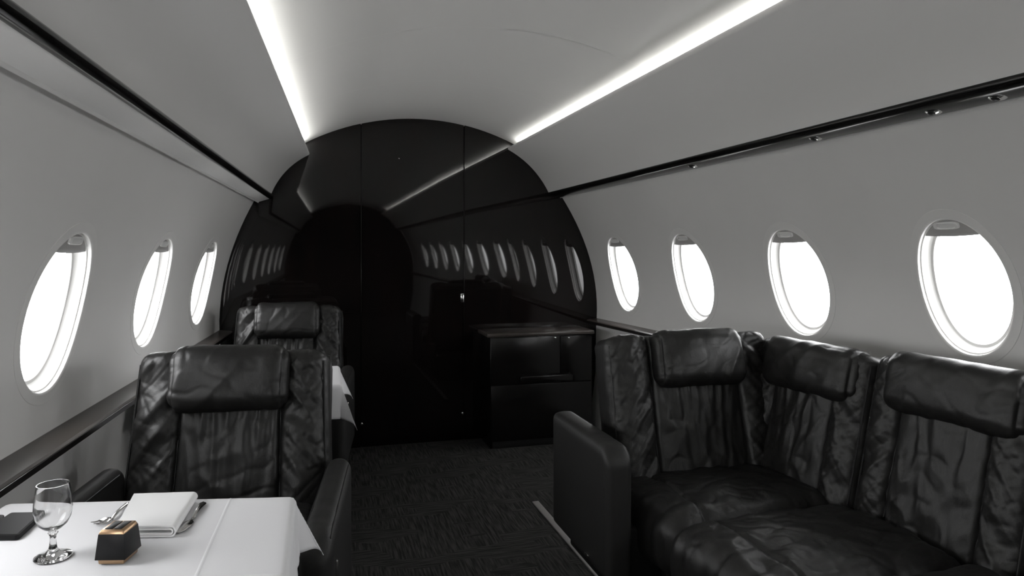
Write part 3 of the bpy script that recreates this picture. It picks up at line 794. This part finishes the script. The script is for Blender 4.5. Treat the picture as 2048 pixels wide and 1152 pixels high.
# napkin: folded in layers with rolled folds on one side
nl, nr, fr_, fl_ = on_table(232, 1078), on_table(350, 1076), on_table(394, 1003), on_table(268, 1007)
nap = empty('folded_napkin', ((nl + fr_) / 2).to_tuple()[:2] + (Z0,)); tag(nap, 'white folded napkin lying between the fork and the knife', 'napkin')
th_ = 0.0030
def ribbon_profile():
    """serpentine section: u from 0 (left) to 1 (right), z; layers joined by loops at the right"""
    cl = []
    lay = [0.0018, 0.0064, 0.0110, 0.0160]
    n_ = 14
    for i in range(n_ + 1): cl.append((i / n_ * 0.95, lay[0]))
    return cl, lay
def layer_strip(name, path, parent):
    """path of (u, z); thick ribbon swept from the near to the far side"""
    rows = 14; vs, fs = [], []; k = len(path)
    nn_ = []
    for i in range(k):
        a, b_ = path[max(0, i - 1)], path[min(k - 1, i + 1)]; wd = 0.115
        dx, dz = (b_[0] - a[0]) * wd, b_[1] - a[1]; L_ = math.hypot(dx, dz) or 1; nn_.append((-dz / L_ / wd, dx / L_))
    for r_ in range(rows + 1):
        t = r_ / rows
        for s in (1, -1):
            for i in range(k):
                u = path[i][0] + s * th_ / 2 * nn_[i][0]; z = path[i][1] + s * th_ / 2 * nn_[i][1]
                z *= 1 - 0.10 * t + 0.05 * nz(u * 3, t * 3, 2)
                q = (nl * (1 - u) + nr * u) * (1 - t) + (fl_ * (1 - u) + fr_ * u) * t
                vs.append(Vector((q.x, q.y, Z0 + max(z, 0.0003))) - nap.location)
    m_ = 2 * k
    for r_ in range(rows):
        o1, o2 = r_ * m_, (r_ + 1) * m_
        for i in range(k - 1):
            fs.append([o1 + i, o1 + i + 1, o2 + i + 1, o2 + i]); fs.append([o1 + k + i, o2 + k + i, o2 + k + i + 1, o1 + k + i + 1])
        fs.append([o1, o2, o2 + k, o1 + k]); fs.append([o1 + k - 1, o1 + 2 * k - 1, o2 + 2 * k - 1, o2 + k - 1])
    for o1 in (0, rows * m_):
        for i in range(k - 1): fs.append([o1 + i, o1 + i + 1, o1 + k + i + 1, o1 + k + i])
    return mesh_obj(name, vs, fs, 'napkin', parent, sharp=60)
def loop(z_lo, z_hi, ur, n_=14, ua=0.0):
    wd = 0.115; r_ = (z_hi - z_lo) / 2; cu = ur - r_ / wd
    p = [(ua + (cu - ua) * i / n_, z_lo) for i in range(n_)]
    p += [(cu + r_ / wd * math.sin(math.pi * i / 12), (z_lo + z_hi) / 2 - r_ * math.cos(math.pi * i / 12)) for i in range(13)]
    p += [(cu - (cu - ua) * i / n_, z_hi) for i in range(1, n_ + 1)]
    return p
layer_strip('outer_fold', loop(0.0017, 0.0172, 1.0), nap)
layer_strip('inner_fold', loop(0.0052, 0.0132, 0.955), nap)
# fork and knife
def cutlery_handle(name, p0, p1, root, w0=0.0035, w1=0.0085, lift=0.004):
    """flat tapering handle from the neck p0 to the rounded end p1"""
    p0, p1 = Vector(p0), Vector(p1); d = (p1 - p0); L = d.length; d.normalize(); s = Vector((-d.y, d.x, 0)); vs, fs = [], []; K = 22; R = 10
    for i in range(K + 1):
        t = i / K
        w_ = w0 + (w1 - w0) * (t ** 1.3)
        if t > 0.9: w_ *= math.sqrt(max(0.0, 1 - ((t - 0.9) / 0.1) ** 2)) + 0.02
        z = lift * math.sin(math.pi * min(1, t * 1.1)) * (1 - t * 0.55)
        for k in range(R):
            a = 2 * math.pi * k / R
            vs.append(p0 + d * L * t + s * w_ * math.cos(a) + Vector((0, 0, z + 0.0018 * math.sin(a) + 0.0018)))
    for i in range(K):
        for k in range(R): fs.append([i * R + k, i * R + (k + 1) % R, (i + 1) * R + (k + 1) % R, (i + 1) * R + k])
    fs.append(list(range(R))); fs.append([K * R + k for k in range(R)][::-1])
    return mesh_obj(name, vs, fs, 'steel', root, sharp=60)
pe, pn, pt = on_table(257, 1009), on_table(223, 1043), on_table(190, 1056)
fk = empty('dinner_fork', (pn.x, pn.y, Z0)); tag(fk, 'steel fork lying beside the napkin, next to the shaker block', 'fork')
L0 = Vector((pn.x, pn.y, TZ))
cutlery_handle('handle', pn - L0, pe - L0, fk, 0.0028, 0.0062)
hd_ = (pt - pn); hl = hd_.length; hd_.normalize(); sd_ = Vector((-hd_.y, hd_.x, 0))
vs, fs = [], []
prof = [(-0.08, 0.0028, 0.002), (0.08, 0.0035, 0.004), (0.22, 0.0095, 0.0035), (0.35, 0.0115, 0.002), (0.48, 0.0115, 0.001)]
for t, w_, z in prof:
    for s in (-1, -0.4, 0.4, 1):
        vs.append(hd_ * hl * t + sd_ * w_ * s + Vector((0, 0, z + 0.001 + 0.0016 * s * s)))
for j in range(len(prof) - 1):
    for i in range(3): fs.append([j * 4 + i, j * 4 + i + 1, (j + 1) * 4 + i + 1, (j + 1) * 4 + i])
hdm = mesh_obj('head', vs, fs, 'steel', fk); md = hdm.modifiers.new('thickness', 'SOLIDIFY'); md.thickness = 0.0016
for q in (-1, -0.33, 0.33, 1):
    pts = [hd_ * hl * t + sd_ * (0.0105 * q * (1 - 0.12 * (t - 0.45))) + Vector((0, 0, 0.002 + 0.0016 * q * q + zz)) for t, zz in ((0.44, 0.0), (0.6, 0.0), (0.8, 0.001), (1.0, 0.0032))]
    tube('tine', pts, [0.0015, 0.0014, 0.0012, 0.0006], 'steel', fk, 6)
pe, pn, pt = on_table(407, 1008), on_table(386, 1040), on_table(356, 1066)
kn = empty('dinner_knife', (pn.x, pn.y, Z0)); tag(kn, 'steel knife lying half under the edge of the folded napkin', 'knife')
L0 = Vector((pn.x, pn.y, TZ))
cutlery_handle('handle', pn - L0, pe - L0, kn, 0.0028, 0.0068)
hd_ = (pt - pn); hl = hd_.length; hd_.normalize(); sd_ = Vector((-hd_.y, hd_.x, 0)); vs, fs = [], []
prof = [(-0.05, 0.0028, -0.0028), (0.15, 0.0032, -0.004), (0.30, 0.009, -0.010), (0.6, 0.010, -0.010), (0.9, 0.009, -0.009), (1.1, 0.004, -0.004)]
for t, w0, w1 in prof:
    for s, z in ((w0, 0.0030), (0.5 * (w0 + w1), 0.0036), (w1, 0.0026)): vs.append(hd_ * hl * t + sd_ * s + Vector((0, 0, z - 0.001)))
for j in range(len(prof) - 1):
    for i in range(2): fs.append([j * 3 + i, j * 3 + i + 1, (j + 1) * 3 + i + 1, (j + 1) * 3 + i])
bl = mesh_obj('blade', vs, fs, 'steel', kn); md = bl.modifiers.new('thickness', 'SOLIDIFY'); md.thickness = 0.0012
# black devices by the wall
def slab(name, quad, h, label, cat, screen=True):
    c = sum(quad, Vector()) / 4; root = empty(name, (c.x, c.y, Z0)); tag(root, label, cat)
    bm = bmesh.new(); bot = [bm.verts.new((q.x - c.x, q.y - c.y, 0.0)) for q in quad]; top = [bm.verts.new((q.x - c.x, q.y - c.y, h)) for q in quad]
    bm.faces.new(bot[::-1]); bm.faces.new(top)
    for i in range(4): bm.faces.new([bot[i], bot[(i + 1) % 4], top[(i + 1) % 4], top[i]])
    up = [e_ for e_ in bm.edges if abs(e_.verts[0].co.z - e_.verts[1].co.z) > h / 2]
    bmesh.ops.bevel(bm, geom=up, offset=0.006, segments=4, affect='EDGES', profile=0.5)
    bmesh.ops.bevel(bm, geom=[e_ for e_ in bm.edges if e_.verts[0].co.z > h * 0.9 and e_.verts[1].co.z > h * 0.9], offset=0.0015, segments=2, affect='EDGES', profile=0.5)
    me = bpy.data.meshes.new(name); bm.to_mesh(me); bm.free(); finish('case', me, 'black_matte', root)
    if screen:
        vs = [Vector(((q.x - c.x) * 0.9, (q.y - c.y) * 0.93, h + z_)) for z_ in (0.0, 0.0004) for q in quad]
        mesh_obj('screen', vs, [[0, 1, 2, 3], [4, 5, 6, 7], [0, 1, 5, 4], [1, 2, 6, 5], [2, 3, 7, 6], [3, 0, 4, 7]], 'black_matte', root)
    return root
qd = [on_table(-48, 1082), on_table(36, 1082), on_table(88, 1034), on_table(22, 1035)]
slab('smartphone', qd, 0.008, 'black phone lying flat on the tablecloth behind the wine glass', 'phone')
qd = [on_table(-60, 1052), on_table(2, 1052), on_table(10, 1038), on_table(-40, 1040)]
slab('device_case', qd, 0.007, 'small black case on the tablecloth between the phone and the wall', 'case', False)
